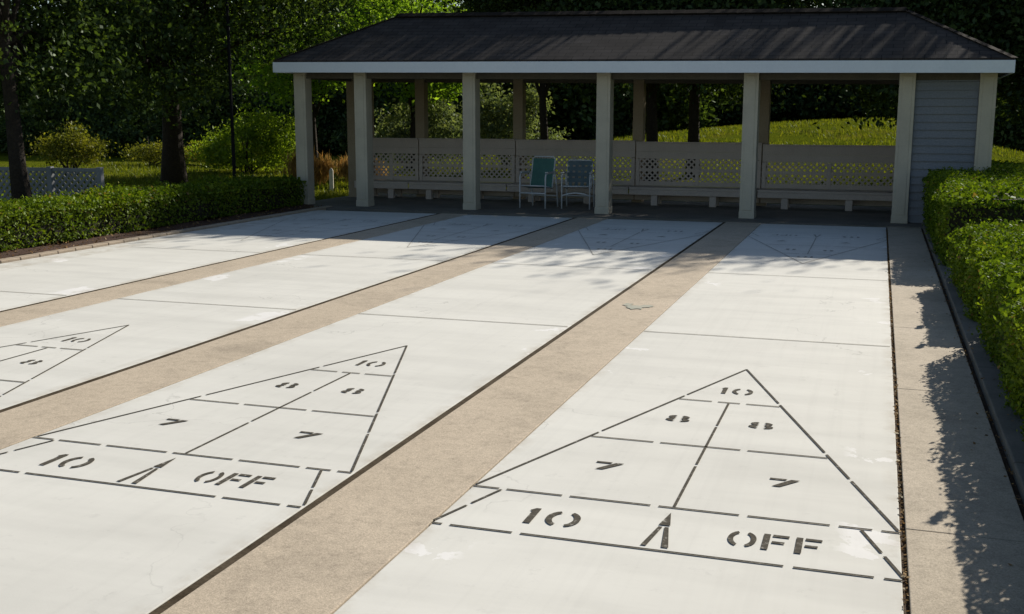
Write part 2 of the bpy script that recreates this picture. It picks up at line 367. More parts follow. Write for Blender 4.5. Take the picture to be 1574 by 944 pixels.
def glyph(mb, ch, x, y, w, h, z=0.0):
    X = lambda u: x+u*w; Y = lambda v: y+v*h; s = .26*w
    q = lambda *P: mb.poly([(X(a), Y(b)) for a, b in P], z)
    if ch == '1': q((.3, 0), (.72, 0), (.72, 1), (.42, 1), (.14, .84), (.3, .78))
    if ch in '0O':
        for sgn in (1, -1):
            m = 90 if sgn < 0 else -90
            arc(mb, X(.5+.04*sgn), Y(.5), .5*w, .5*h, m+20, m+160, .21*w, .13*h, z=z)
    if ch == 'F':
        q((.05, 0), (.30, 0), (.30, 1), (.05, 1)); q((.39, .86), (1, .86), (1, 1), (.39, 1)); q((.39, .44), (.86, .44), (.86, .57), (.39, .57))
    if ch == '7': q((0, .82), (.52, .82), (.58, 1), (0, 1)); q((.12, 0), (.40, 0), (1, .96), (.70, .96))
    if ch == '8':
        for sgn in (1, -1):
            m = 90 if sgn < 0 else -90
            arc(mb, X(.5+.05*sgn), Y(.74), .42*w, .26*h, m+18, m+162, .26*w, .12*h, 6, z)
            arc(mb, X(.5+.05*sgn), Y(.27), .48*w, .27*h, m+18, m+162, .28*w, .12*h, 6, z)
def scoring(par, c, y0, sgn, HW=.918):
    """one scoring diagram; y0 = outer line, sgn = +1 pointing away from the camera"""
    T = lambda x, y: (x*sgn, y0+y*sgn)
    yb, y7, y8, ya = .485, 1.41, 2.32, 3.22
    L = MB(); W = .0135
    d = lambda p, q, cuts: dashed(L, T(*p), T(*q), W, cuts)
    d((-HW, 0), (HW, 0), (.035, .2, .78, .955))
    d((-HW, yb), (HW, yb), (.08, .24, .455, .66, .86, .95))
    d((-.775, yb-.012), (-HW, .03), (.5,)); d((.765, yb-.012), (HW, .03), (.55,))
    d((-HW+.01, yb+.02), (0, ya), (.37, .705)); d((HW-.01, yb+.02), (0, ya), (.22, .36, .69))
    d((0, yb+.012), (0, y8-.012), (.33, .72))
    f7 = HW*(ya-y7)/(ya-yb)-.012; f8 = HW*(ya-y8)/(ya-yb)-.012
    d((-f7, y7), (f7, y7), (.29, .66)); d((-f8, y8), (f8, y8), (.36, .64))
    # narrow arrow that parts the 10 from the OFF
    for P in ([(.0, .42), (-.024, .27), (.024, .27)], [(-.021, .25), (-.004, .25), (-.030, .035), (-.052, .035)], [(.004, .25), (.021, .25), (.058, .035), (.030, .035)]):
        L.poly([T(*a) for a in P])
    mk = M['mark'] if sgn > 0 else M['faded']
    o = L.build('stencilled_lines', mk, par); o.location.z = .0035
    G = MB()
    def word(s, x, y, w, h, gap):
        for ch in s:
            g_ = MB(); glyph(g_, ch, x, y, w*(.55 if ch == '1' else 1), h); G.add([(*T(v[0], v[1]), 0) for v in g_.v], g_.f)
            x += w*(.55 if ch == '1' else 1)+gap
    word('10', -.585, .12, .135, .175, .03)
    word('OFF', .267, .14, .104, .165, .022)
    word('10', -.095, 2.53, .115, .15, .02)
    for x, y in ((-.285, 1.83), (.165, 1.83)): word('8', x, y, .125, .125, 0)
    for x, y in ((-.465, .895), (.355, .905)): word('7', x, y, .135, .115, 0)
    o = G.build('stencilled_numbers', mk, par); o.location.z = .0035

names = ['rightmost of the four pale shuffleboard courts, beside the walkway and clipped hedge',
         'second pale shuffleboard court from the right, between two tan strips',
         'third pale shuffleboard court from the right, its near triangle cut by the left edge',
         'leftmost pale shuffleboard court, along the brick edging and long hedge']
for i, (xr, xl) in enumerate(COURTS):
    c = (xr+xl)/2 if i < 3 else -7.29
    m = MB().box(xl-c, xr-c, Y0, Y1, -.017, 0)
    o = m.build('shuffleboard_court', M['court'], bevel=.004); o.location = (c, 0, 0)
    tag(o, names[i], kind='structure')
    scoring(o, c, [.01, 0, .03, .0][i], 1); scoring(o, c, 11.99, -1)
    D = MB()
    hw = min(xr-c, c-xl)-.01
    for y in (4.3, 7.70): stroke(D, (-hw, y), (hw, y), .014)
    q = D.build('dead_lines', M['dead'], o); q.location.z = .0035
# tan strips between the courts (joint left open on the court's right-hand side)
for k, (a, b) in enumerate([(-1.474, -.931), (-3.883, -3.376), (-6.273, -5.806)]):
    o = MB().box(a, b, Y0, 13.44, -.017, .003).build('concrete_strip', M['strip'], bevel=.004)
    if k == 0:
        q = MB(); rs_ = random.Random(4)
        for (sx_, sy_, sr_) in ((-1.20, 5.32, .07), (-1.12, 5.40, .05), (-1.29, 5.42, .045)):
            q.poly([(sx_+sr_*(1+.35*rs_.uniform(-1, 1))*math.cos(a_*math.pi/9), sy_+1.5*sr_*(1+.35*rs_.uniform(-1, 1))*math.sin(a_*math.pi/9)) for a_ in range(18)], .0065+sr_*.02)
        q.build('paint_stain', surface('grey_green_stain', (.36, .38, .31), (.45, .43, .34), 9, 60), o)
    tag(o,
        'tan exposed aggregate strip ' + ['left of the rightmost court', 'between the second and third courts from the right', 'right of the leftmost court'][k], kind='structure')
# walkway on the right, cast in panels
ye = [Y0, -4.6, -2.0, .55, 3.0, 5.1, 8.1, 10.9, 13.44]
m = MB()
for a, b in zip(ye, ye[1:]): m.box(.927, 1.395, a+.0025, b-.0025, -.017, .003)
tag(m.build('walkway', M['walk'], bevel=.004), 'narrow tan concrete walkway on the right, half in hedge shadow', kind='structure')
m = MB()
for k in range(11): m.box(1.425, 1.575, -9+k*2.1+.006, -9+(k+1)*2.1-.006, -.05, .045)
tag(m.build('kerb', M['kerb'], bevel=.008), 'low grey concrete kerb along the foot of the right hedge', kind='structure')
m = MB()
for k in range(58): m.box(-8.755, -8.625, -4+k*.31+.005, -4+(k+1)*.31-.005, -.05, .03)
tag(m.build('brick_edging', M['brick'], bevel=.008), 'reddish brick edging along the left court and mulch bed', kind='structure')
m = MB(); gx = np.linspace(-10.4, -8.76, 9); gy = np.linspace(-4, 14.3, 60)
m.v = [(x, y, .0+.025*math.sin(3.1*x+2*y)*math.sin(1.7*y)+.012) for y in gy for x in gx]; m.f = [(j*9+i, j*9+i+1, (j+1)*9+i+1, (j+1)*9+i) for j in range(59) for i in range(8)]
tag(m.build('mulch_bed', M['mulch'], smooth=True), 'reddish brown mulch bed at the foot of the left hedge', kind='structure')
m = MB(); gx = np.linspace(1.577, 3.6, 9); gy = np.linspace(-9, 14, 60)
m.v = [(x, y, .0+.02*math.sin(3.1*x+2*y)*math.sin(1.7*y)) for y in gy for x in gx]; m.f = [(j*9+i, j*9+i+1, (j+1)*9+i+1, (j+1)*9+i) for j in range(59) for i in range(8)]
tag(m.build('mulch_bed', M['mulch'], smooth=True), 'dark mulch bed under the clipped hedges on the right', kind='structure')

# ================================================================== PAVILION (own frame: x along the front, y back)
PO = Vector((-3.64, 14.22, 0)); PR = R(-1.35)
pav = thing('picnic_shelter', 'long open shelter with hipped shingle roof, square posts and a sided closet', 'pavilion', PO, PR)
def ztop(x): return 2.515-.0145*(x)*.85   # the roof line drops very slightly to the right
FX = [-5.73, -4.50, -2.40, 0, 2.41, 4.74, 5.87]
pw = .235
for k, x in enumerate(FX):
    t = ztop(x)-.17; w2 = pw/2
    q = MB().box(x-w2, x+w2, -w2, w2, .0, t)
    q.box(x-w2+.045, x+w2-.045, -w2-.008, -w2+.001, .14, t-.05)        # raised face board
    q.box(x-w2-.006, x+w2+.006, -w2-.014, w2+.006, .0, .12)
    q.build('post', M['post'], pav, bevel=.008)
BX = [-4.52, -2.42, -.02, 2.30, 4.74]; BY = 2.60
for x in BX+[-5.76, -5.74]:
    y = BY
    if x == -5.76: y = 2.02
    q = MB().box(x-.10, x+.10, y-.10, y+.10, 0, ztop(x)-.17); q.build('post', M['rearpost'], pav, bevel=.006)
# header beams
q = MB(); a, b = -5.85, 5.98
for y in (0, BY): q.box(a, b, y-.06, y+.06, ztop(a)-.275, ztop(a)-.168, (ztop(b)-.275, ztop(b)-.168))
for x in (a+.06, b-.06): q.box(x-.06, x+.06, .06, BY-.06, ztop(x)-.275, ztop(x)-.17)
q.build('beam', M['ceiling'], pav)
# roof
ex0, ex1, ey0, ey1 = -6.02, 6.17, -.48, 3.06; rx0, rx1, ry = -4.35, 4.62, 1.29
zr = lambda x: ztop(x)+.905-.006*(x+4.35)
q = MB(); q.add([(ex0, ey0, ztop(ex0)), (ex1, ey0, ztop(ex1)), (ex1, ey1, ztop(ex1)), (ex0, ey1, ztop(ex0)), (rx0, ry, zr(rx0)), (rx1, ry, zr(rx1))],
      [(0, 1, 5, 4), (2, 3, 4, 5), (1, 2, 5), (3, 0, 4)])
def ruv(v, p):
    n = p.normal
    return (v.x, v.y*1.14) if abs(n.y) > abs(n.x) else (v.y, v.x*1.2)
roof = q.build('roof', M['shingle'], pav, uv=ruv); so_ = roof.modifiers.new('thick', 'SOLIDIFY'); so_.thickness = .03; so_.offset = 1
q = MB()
for k in range(40):
    x0 = rx0+(rx1-rx0)*k/40; x1 = rx0+(rx1-rx0)*(k+1)/40+.03
    for s in (-1, 1): q.bar((x0, ry+s*.075, zr(x0)+.022-.0), (x1, ry+s*.075, zr(x1)+.028), .16, .012, (0, -.48*-s, 1))
for (cx_, cy_, rx_) in ((ex0, ey0, rx0), (ex0, ey1, rx0), (ex1, ey0, rx1), (ex1, ey1, rx1)):
    A = Vector((cx_, cy_, ztop(cx_)+.026)); B = Vector((rx_, ry, zr(rx_)+.026))
    for k in range(14): q.bar(A.lerp(B, k/14), A.lerp(B, (k+1.15)/14)+Vector((0, 0, .006)), .13, .010)
q.build('ridge_caps', M['cap'], roof, uv=lambda v, p: (v.x*2.3+v.z, v.y*2))
q = MB(); F = .185
q.box(ex0-.012, ex1+.012, ey0-.03, ey0-.002, ztop(ex0)-F, ztop(ex0)-.004, (ztop(ex1)-F, ztop(ex1)-.004))
q.box(ex0-.012, ex1+.012, ey1+.002, ey1+.03, ztop(ex0)-F, ztop(ex0)-.004, (ztop(ex1)-F, ztop(ex1)-.004))
for x in (ex0-.012, ex1-.014): q.box(x, x+.026, ey0-.001, ey1+.001, ztop(x)-F, ztop(x)-.004)
q.build('fascia', M['fascia'], pav, bevel=.004)
q = MB(); q.box(ex0+.02, ex1-.02, ey0+.004, ey1-.004, ztop(ex0)-.165, ztop(ex0)-.15, (ztop(ex1)-.165, ztop(ex1)-.15)); q.build('ceiling', M['ceiling'], pav)
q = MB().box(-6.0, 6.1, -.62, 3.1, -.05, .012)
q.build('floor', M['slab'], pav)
# closet at the right end: clapboard on three sides
def siding(q, p, q_, z0, z1, out):
    p, q_, out = Vector(p), Vector(q_), Vector(out); z = z0; ex = .118
    while z < z1-.01:
        h = min(ex+.012, z1-z); lo = out*.032; hi = out*.004
        vs = [p+lo+Vector((0, 0, z)), q_+lo+Vector((0, 0, z)), q_+hi+Vector((0, 0, z+h)), p+hi+Vector((0, 0, z+h)), p+Vector((0, 0, z)), q_+Vector((0, 0, z)), q_+Vector((0, 0, z+h)), p+Vector((0, 0, z+h))]
        q.add(vs, [(0, 1, 2, 3), (1, 0, 4, 5), (3, 2, 6, 7), (0, 3, 7, 4), (2, 1, 5, 6), (5, 4, 7, 6)]); z += ex
q = MB()
siding(q, (4.86, -.03, 0), (5.75, -.03, 0), .02, ztop(5)-.28, (0, -1, 0))
siding(q, (5.91, .12, 0), (5.91, BY, 0), .02, ztop(5)-.28, (1, 0, 0))
siding(q, (4.72, .12, 0), (4.72, BY-.12, 0), .02, ztop(5)-.28, (-1, 0, 0))
siding(q, (4.85, BY+.03, 0), (5.8, BY+.03, 0), .02, ztop(5)-.28, (0, 1, 0))
q.build('siding_wall', M['siding'], pav)
for a, b in ((.02, .16), (ztop(5)-.36, ztop(5)-.28)): MB().box(4.86, 5.75, -.052, -.034, a, b).build('wall_trim', M['siding'], pav)

# ---------------------------------------------------------------- benches
def lattice(q, x0, x1, z0, z1, y, p=.105, w=.030, t=.007):
    for s, yy in ((1, y), (-1, y+t+.001)):
        u = -(z1-z0)*2
        lo = x0-(z1-z0) if s > 0 else x0; hi = x1 if s > 0 else x1+(z1-z0)
        c = lo
        while c < hi:
            # line x = c + s*(z-z0)
            za, zb = z0, z1; xa, xb = c, c+s*(z1-z0)
            def at(x): return z0+(x-c)*s
            if s > 0:
                if xa < x0: xa, za = x0, at(x0)
                if xb > x1: xb, zb = x1, at(x1)
            else:
                if xa > x1: xa, za = x1, at(x1)
                if xb < x0: xb, zb = x0, at(x0)
            if zb-za > .02: q.bar((xa, yy, za), (xb, yy, zb), t, w, (0, 1, 0)) if False else q.bar((xa, yy, za), (xb, yy, zb), w, t, (0, 1, 0))
            c += p
def bench(x0, x1, label, dz=0):
    """local frame of the pavilion; y back"""
    yb = 2.36; L = x1-x0; zt = 1.15+dz
    T = Matrix.Translation(PO) @ Matrix.Rotation(PR, 4, 'Z')
    loc = T @ Vector((x0, yb, 0)); t = thing('lattice_bench', label, 'bench', loc, PR, 'lattice backed benches along the rear of the shelter')
    Z = lambda z: z
    q = MB(); q.box(0, L, -.52, -.40, .30, .345); q.box(0, L, -.385, -.265, .30, .343); q.box(0, L, -.25, -.13, .30, .345); q.box(0, L, -.115, -.01, .30, .343)
    q.build('seat', M['bench'], t, bevel=.005)
    q = MB(); q.box(0, L, -.515, -.49, .205, .298); q.box(.0, L, -.06, -.035, .08, .2); q.build('apron', M['bench'], t, bevel=.004)
    b = MB(); b.box(0, L, .0, .028, zt-.17, zt-.012); b.box(0, L, .0, .028, zt-.30, zt-.172)
    b.box(-.0, L, -.035, .07, zt-.012, zt+.012)
    b.box(0, L, .0, .03, .345, .43)
    for x in (0, L/2-.035, L-.07): b.box(x, x+.07, -.012, -.001, .345, zt-.31)
    b.build('backrest', M['bench'], t, bevel=.003)
    l = MB(); lattice(l, .0, L, .432, zt-.302, .008); l.box(0, L, -.010, .0, (.43+zt-.30)/2-.022, (.43+zt-.30)/2+.022) ; l.build('lattice_panel', M['bench'], t)
    for f in (.2, .665):
        q = MB(); q.box(L*f-.06, L*f+.06, -.48, -.40, .012, .29); q.box(L*f-.045, L*f+.045, -.39, -.02, .2, .29); q.box(L*f-.045, L*f+.045, -.10, -.02, .012, .2)
        q.build('leg', M['bench'], t, bevel=.004)
    return t
xb = [-5.70, -4.50, -2.42, -.02, 2.32, 4.68]
bench(xb[0]+.01, xb[1]-.0, 'short lattice backed bench at the open left end of the shelter', .03)
bench(xb[1]+.02, xb[2]-.01, 'lattice backed bench in the bay left of the two chairs', .03)
bench(xb[2]+.01, xb[3]-.01, 'lattice backed bench standing behind the two lawn chairs', .02)
bench(xb[3]+.01, xb[4]-.01, 'lattice backed bench in the bay just right of the two chairs', 0)
bench(xb[4]+.01, xb[5]-.0, 'lattice backed bench next to the grey sided closet', -.03)

# ---------------------------------------------------------------- lawn chairs
def chair(label, loc, rz, fab, hb, sling=True):
    t = thing('lawn_chair', label, 'chair', loc, rz, 'tube framed lawn chairs inside the shelter')
    r = .014; W = .25
    for s in (-1, 1):   # front faces -y
        MB().tube([(s*W, -.25, 0), (s*W, -.25, .55), (s*W, -.23, .60), (s*W, -.19, .615)], r).build('front_leg', M['white'], t, smooth=True)
        MB().tube([(s*W, .30, 0), (s*W, .24, .36), (s*W, .16, .60)], r).build('rear_leg', M['white'], t, smooth=True)
        a = MB(); a.tube([(s*(W+.0), -.20, .617), (s*W, .16, .62)], .013); a.box(s*W-.024, s*W+.024, -.22, .14, .626, .646); a.build('armrest', M['white'], t, bevel=.006)
    fr = MB(); xw = W-.03
    fr.tube([(-xw, .10, .30), (-xw, .24, hb-.04), (-xw+.03, .25, hb), (xw-.03, .25, hb), (xw, .24, hb-.04), (xw, .10, .30)], .013)
    fr.tube([(-xw, .12, .34), (-xw, -.24, .40), (xw, -.24, .40), (xw, .12, .34)], .013)
    fr.build('seat_frame', M['white'], t, smooth=True)
    st = MB()
    if sling: st.tube([(-W, -.25, .27), (W, -.25, .27)], .014)
    else: st.tube([(-W, -.25, .23), (-W*.6, -.25, .265), (0, -.25, .285), (W*.6, -.25, .265), (W, -.25, .23)], .014)
    st.build('stretcher', M['white'], t, smooth=True)
    MB().tube([(-W, .27, .2), (W, .27, .2)], .012).build('stretcher', M['white'], t, smooth=True)
    q = MB(); n = 8
    if sling:
        A = [(-.245, .405), (-.12, .385), (.02, .355), (.10, .355)]
        q.add([(sx*(xw-.004), y, z) for y, z in A for sx in (-1, 1)], [(2*i, 2*i+1, 2*i+3, 2*i+2) for i in range(3)])
        o = q.build('seat', fab, t); so = o.modifiers.new('t', 'SOLIDIFY'); so.thickness = .008
        q = MB(); A = [(.105, .345), (.15, .5), (.20, .68), (.238, hb-.03)]
        q.add([(sx*(xw-.004), y-.004, z) for y, z in A for sx in (-1, 1)], [(2*i, 2*i+1, 2*i+3, 2*i+2) for i in range(3)])
        o = q.build('backrest', fab, t); so = o.modifiers.new('t', 'SOLIDIFY'); so.thickness = .008
    else:
        for k in range(5):
            x = -xw+.04+k*(2*xw-.08)/4; q.bar((x, -.245, .412), (x, .11, .362), .05, .006)
        for k in range(4): q.bar((-xw, -.2+k*.085, .41-k*.012), (xw, -.2+k*.085, .41-k*.012), .05, .005)
        q.build('seat', fab, t); q = MB()
        for k in range(4):
            x = -xw+.06+k*(2*xw-.12)/3; q.bar((x, .12, .37), (x, .245, hb-.01), .06, .006, (0, 1, 0))
        for k in range(4):
            f = .3+.2*k; q.bar((-xw, .10+.14*f-.008, .34+(hb-.34)*f), (xw, .10+.14*f-.008, .34+(hb-.34)*f), .005, .07)
        q.build('backrest', fab, t)
    return t
chair('white tube lawn chair with tall green sling back, left of the pair', (-5.04, 15.03, .012), R(-8), M['green'], .90)
chair('lower white lawn chair with teal webbing, right of the pair beside a post', (-4.33, 15.12, .012), R(6), M['teal'], .84, False)

# ================================================================== HEDGES
def hedge(name, label, x0, x1, y0, y1, h, n, size, seed, group, rag=.04, yfront=None):
    global rng
    rng = np.random.default_rng(seed)
    cx, cy = (x0+x1)/2, (y0+y1)/2; t = thing(name, label, 'hedge', (cx, cy, 0), 0, group)
    a, b = (x1-x0)/2, (y1-y0)/2
    # leaf centres on the surface of a soft-edged block
    areas = np.array([2*a*2*b, 2*b*h, 2*b*h, 2*a*h, 2*a*h]); areas[1:] *= 1.1
    k = rng.choice(5, n, p=areas/areas.sum()); u, v = rng.random(n)*2-1, rng.random(n)
    P = np.zeros((n, 3)); Nn = np.zeros((n, 3))
    for i in range(5):
        s = k == i
        if i == 0: P[s] = np.stack([u[s]*a, (v[s]*2-1)*b, np.full(s.sum(), h)], 1); Nn[s] = (0, 0, 1)
        elif i < 3: sg = 1 if i == 1 else -1; P[s] = np.stack([np.full(s.sum(), sg*a), u[s]*b, v[s]*h], 1); Nn[s] = (sg, 0, .3)
        else: sg = 1 if i == 3 else -1; P[s] = np.stack([u[s]*a, np.full(s.sum(), sg*b), v[s]*h], 1); Nn[s] = (0, sg, .3)
    # undulation: low-frequency swelling, rounding, ragged shoots
    wob = (np.sin(P[:, 1]*2.7+seed)+np.sin(P[:, 1]*5.3+P[:, 0]*4+2*seed)+np.sin(P[:, 0]*6+P[:, 2]*7)+.8*np.sin(P[:, 1]*11+P[:, 2]*9))*.016
    P += Nn*(wob+rng.normal(size=n)*rag*.6-np.abs(rng.normal(size=n))*rag)[:, None]
    ex = np.maximum(np.abs(P[:, 0])/a, np.abs(P[:, 1])/b); r = np.clip((ex-.86)/.14, 0, 1)*np.clip(P[:, 2]/h-.8, 0, 1)*5*.10
    P[:, 2] -= r; P[:, 2] = np.where(P[:, 2] < .04, .04+rng.random(n)*.05, P[:, 2])
    tuck = np.clip(1-P[:, 2]/h*1.6, 0, 1)*.12; P[:, 0] *= 1-tuck/a*.5; 
    up = P[:, 2] > h*.8
    P[up, 2] += .03*np.sin(P[up, 1]*3.1+seed)*np.sin(P[up, 0]*3+P[up, 1]*1.3)
    sh = rng.uniform([-a, -b], [a, b], (int(4*a*b*7), 2)); kk = rng.integers(0, len(sh), n//14); L_ = rng.random(n//14)
    Q = np.column_stack([sh[kk, 0]+rng.normal(size=len(kk))*.012, sh[kk, 1]+rng.normal(size=len(kk))*.012, h-.05+L_*(.04+.07*((kk*0.618) % 1)**2)])
    P[:len(Q)] = Q; Nn[:len(Q)] = rng.normal(size=(len(Q), 3))
    ni = n//4; I = np.column_stack([rng.uniform(-a+.05, a-.05, ni), rng.uniform(-b+.05, b-.05, ni), rng.uniform(h-.26, h-.03, ni)])
    leaf_mesh('foliage', M['hedge'], P, size, t, Nn, .55, .8)
    leaf_mesh('shadow_fill_leaves', M['hedge'], I, size*2.0, t, None, .6, .8)  # oversized inner leaves added to make the hedge's cast shadow solid
    q = MB(); d = .045; nb_ = 14
    for i in range(nb_):
        ya, yb = -b+d+(2*b-2*d)*i/nb_, -b+d+(2*b-2*d)*(i+1)/nb_; q.box(-a+.075+.02*(i % 3), a-.075-.02*(i % 2), ya, yb, .06, h-.17-.012*(i % 3))
    q.box(-a+.17, a-.17, -b+.2, b-.2, h-.2, h-.075)
    q.build('core_block', M['core'], t)  # solid dark block added inside the leaves; its height fills gaps in the shadow
    return t
hedge('hedge', 'long low clipped hedge along the mulch bed left of the courts', -10.05, -9.18, 1.5, 14.0, .56, 62000, .046, 3, None, .05)
G_ = 'clipped hedges beside the right walkway'
hedge('hedge', 'farthest clipped hedge on the right, beside the sided closet', 1.43, 3.3, 8.7, 17.6, .84, 66000, .040, 5, G_)
hedge('hedge', 'middle clipped hedge on the right, between the near and the far one', 1.49, 3.2, 5.3, 7.8, .60, 46000, .032, 6, G_)
hedge('hedge', 'nearest clipped hedge on the right, cut by the picture edge', 1.50, 3.0, -4.5, 4.75, .68, 130000, .028, 8, G_)

# ================================================================== FENCE, LAMP, SMALL THINGS ON THE LEFT LAWN
fz = thing('lattice_fence', 'low white lattice fence behind the hedge at far left', 'fence', (-12.45, 11.2, 0), R(3))
for k, x in enumerate((-1.75, 0.02, .98)):
    q = MB().box(x-.045, x+.045, -.045, .045, -.05, .80); q.build('fence_post', M['fence'], fz, bevel=.005)
q = MB()
for a, b in ((-1.70, -.03), (.07, .93)):
    lattice(q, a, b, .12, .72, 0, .12, .04, .009); q.box(a, b, -.02, .03, .72, .78); q.box(a, b, -.02, .03, .06, .12)
q.build('lattice_panel', M['fence'], fz)

lx, ly = -11.55, 15.4
lp = thing('lamp_post', 'thin black lamp post standing behind the left hedge', 'lamp post', (lx, ly, 0))
MB().tube([(0, 0, -.05), (0, 0, .12), (0, 0, .14), (0, 0, 4.320)], [.07, .06, .036, .03], 12).build('pole', M['black'], lp, smooth=True)
q = MB(); q.tube([(0, 0, 4.300), (0, 0, 4.360)], [.05, .075], 12); q.tube([(0, 0, 4.700), (0, 0, 4.800), (0, 0, 4.870)], [.13, .05, .012], 12)
for k in range(4):
    a = math.pi/4+k*math.pi/2; q.bar((.07*math.cos(a), .07*math.sin(a), 4.360), (.11*math.cos(a), .11*math.sin(a), 4.700), .012, .012)
q.build('lantern_frame', M['black'], lp)
MB().tube([(0, 0, 4.362), (0, 0, 4.698)], [.06, .10], 4).build('lantern_glass', M['glass'], lp)

def clump(name, label, cat, loc, blobs, n, size, m, seed, group=None, core=None, stems=True, **k):
    global rng
    rng = np.random.default_rng(seed); t = thing(name, label, cat, loc, 0, group)
    P = clump_points(blobs, n, 30, k.get('sig', .14), k.get('hollow', .35)); P = P[P[:, 2] > .03]
    leaf_mesh('foliage', m, P, size, t, aspect=k.get('aspect', .5), stretch=k.get('stretch'))
    if stems:
        q = MB()
        for b in blobs:
            for j in range(3):
                e = Vector(b[:3])+Vector(rng.normal(size=3))*b[3]*.4; s = Vector((rng.normal()*.12, rng.normal()*.12, -.05)); q.tube([s, s.lerp(e, .5)+Vector((0, 0, .1)), e], [.03, .02, .008], 5)
        q.build('branches', M['bark'], t, smooth=True)
    return t
# shrubs beyond the shelter
clump('shrub', 'pale olive shrub seen through the shelter left of the rear post', 'shrub', (-12.6, 26.6, .1), [(0, 0, 1.1, 1.0, .9, 1.0), (.8, .3, 1.4, .7, .7, .8), (-.7, 0, .7, .8, .7, .6), (1.5, 0, .8, .7, .7, .7)], 9000, .11, M['olive'], 21, 'pale shrubs beyond the shelter')
clump('shrub', 'tall pale grey green shrub beyond the second rear post', 'shrub', (-9.3, 26.0, .1), [(0, 0, 1.2, .9, .8, 1.1), (.6, .2, 1.9, .6, .6, .6), (-.6, 0, 1.6, .6, .6, .8), (1.0, 0, .7, .7, .6, .6)], 9000, .11, M['olive'], 22, 'pale shrubs beyond the shelter')
DB = [(0, 0, 1.2, 1.9, 1.2, 1.3), (1.6, .2, 1.0, 1.3, 1.0, 1.1), (-1.6, 0, .9, 1.3, 1.0, 1.0), (.4, 0, 2.2, 1.2, 1.0, .8), (-.8, .3, .6, 2.2, 1.1, .7)]
db = clump('evergreen_shrub', 'first from the left of the dark evergreen shrubs at the lawn edge', 'shrub', (-44, 38, 0), DB, 26000, .17, M['leafdark'], 51, 'dark evergreen shrubs at the lawn edge', sig=.25, hollow=.25)
for k_, (x_, y_, s_, l_) in enumerate([(-38.5, 37, 1.1, 'second from the left of'), (-33.5, 36, 1.0, 'third from the left of'), (-29.5, 35.5, 1.15, 'fourth from the left of'), (-24.6, 35.0, 1.1, 'fifth from the left of'), (-21.0, 37.0, 1.1, 'sixth from the left of'), (-17.6, 38, 1.1, 'seventh from the left of'), (-14.3, 39.0, 1.2, 'eighth from the left of'), (-12.6, 44, 1.2, 'the one beyond the pale shrubs among'), (6.2, 43.0, 1.2, 'the one just right of the closet among'), (10.4, 44.0, 1.4, 'rightmost of all')]):
    copy_tree(db, (x_, y_, 0), k_*1.3 if s_ > 1.12 else 0.2*k_, (s_, s_, s_), l_+' the dark evergreen shrubs at the lawn edge')
clump('shrub', 'rounded lime green shrub lit by the sun behind the lamp post', 'shrub', (-17.2, 25.0, 0), [(0, 0, .75, 1.3, 1.0, .8), (1.0, .1, .8, .9, .8, .8), (-1.0, 0, .5, .8, .7, .5), (.3, 0, 1.3, .7, .7, .6)], 13000, .10, M['lime'], 23)
clump('shrub', 'yellow flowering shrub glowing above the low lattice fence', 'shrub', (-20.6, 21.5, 0), [(0, 0, .85, .65, .6, .5), (.5, 0, .65, .5, .5, .4), (-.55, 0, .7, .45, .45, .4)], 6000, .08, M['yellow'], 24)
clump('shrub', 'small orange yellow shrub between the two left tree trunks', 'shrub', (-22.6, 27.8, 0), [(0, 0, .4, 1.2, .5, .35), (1.6, 0, .35, 1.1, .5, .25), (3.3, .3, .3, 1.0, .5, .25)], 7000, .08, M['yellow'], 25)
clump('ornamental_grass', 'clump of tan ornamental grass beyond the left end post', 'grass clump', (-11.25, 20.2, 0), [(0, 0, .32, .45, .35, .28), (.45, 0, .28, .35, .3, .22)], 3000, .30, M['tan'], 26, stems=False, aspect=.06, stretch=(.0, .0, 2.2), sig=.08)
clump('ornamental_grass', 'orange tan grass showing above the dark end of the left hedge', 'grass clump', (-12.9, 20.6, 0), [(0, 0, .35, .45, .35, .3), (.5, 0, .3, .4, .3, .25)], 2500, .3, M['tan'], 27, stems=False, aspect=.06, stretch=(.0, .0, 2.2), sig=.08)
st = thing('garden_stake', 'short white garden stake in front of the tan grass', 'stake', (-11.05, 18.6, -.05), R(20))
MB().box(-.045, .045, -.03, .03, 0, .46).add([(-.045, -.03, .46), (.045, -.03, .46), (.045, .03, .46), (-.045, .03, .46), (0, 0, .53)], [(0, 1, 4), (1, 2, 4), (2, 3, 4), (3, 0, 4)]).build('stake_board', M['stake'], st)

# ================================================================== TREES
GB = 'dark trees behind the shelter'
make_tree('shade_tree', 'dark shade tree at far left, its trunk in front of the lattice fence', 'tree', (-12.25, 10.35, 0), 7.0, 3.5, 1.35, .15, M['leaf'], 62000, .09, 31, lean=(-1.7, .6), nb=20, sig=.19)
make_tree('shade_tree', 'big dark shade tree with thick trunk left of the lamp post', 'tree', (-14.75, 17.9, 0), 8.0, 4.5, 1.2, .27, M['leaf'], 80000, .105, 32, nb=26, lean=(1.2, -.9), sig=.2)
make_tree('shade_tree', 'sunlit bright green tree rising just left of the shelter roof', 'tree', (-15.2, 25.5, 0), 5.3, 2.9, 2.0, .12, M['leafbright'], 17000, .13, 33, nb=16, group='bright young trees left of the shelter')
make_tree('shade_tree', 'sunlit bright green tree showing over the sloping left end of the roof', 'tree', (-12.2, 26.0, 0), 5.9, 2.7, 2.1, .12, M['leafbright'], 16000, .13, 43, nb=15, group='bright young trees left of the shelter')
make_tree('shade_tree', 'dark trunked tree behind the shelter, left one of the close pair', 'tree', (-4.60, 23.2, hill(-4.6, 23.2)-.05), 7.7, 3.5, 2.1, .17, M['leafdark'], 60000, .12, 34, nb=20, group=GB)
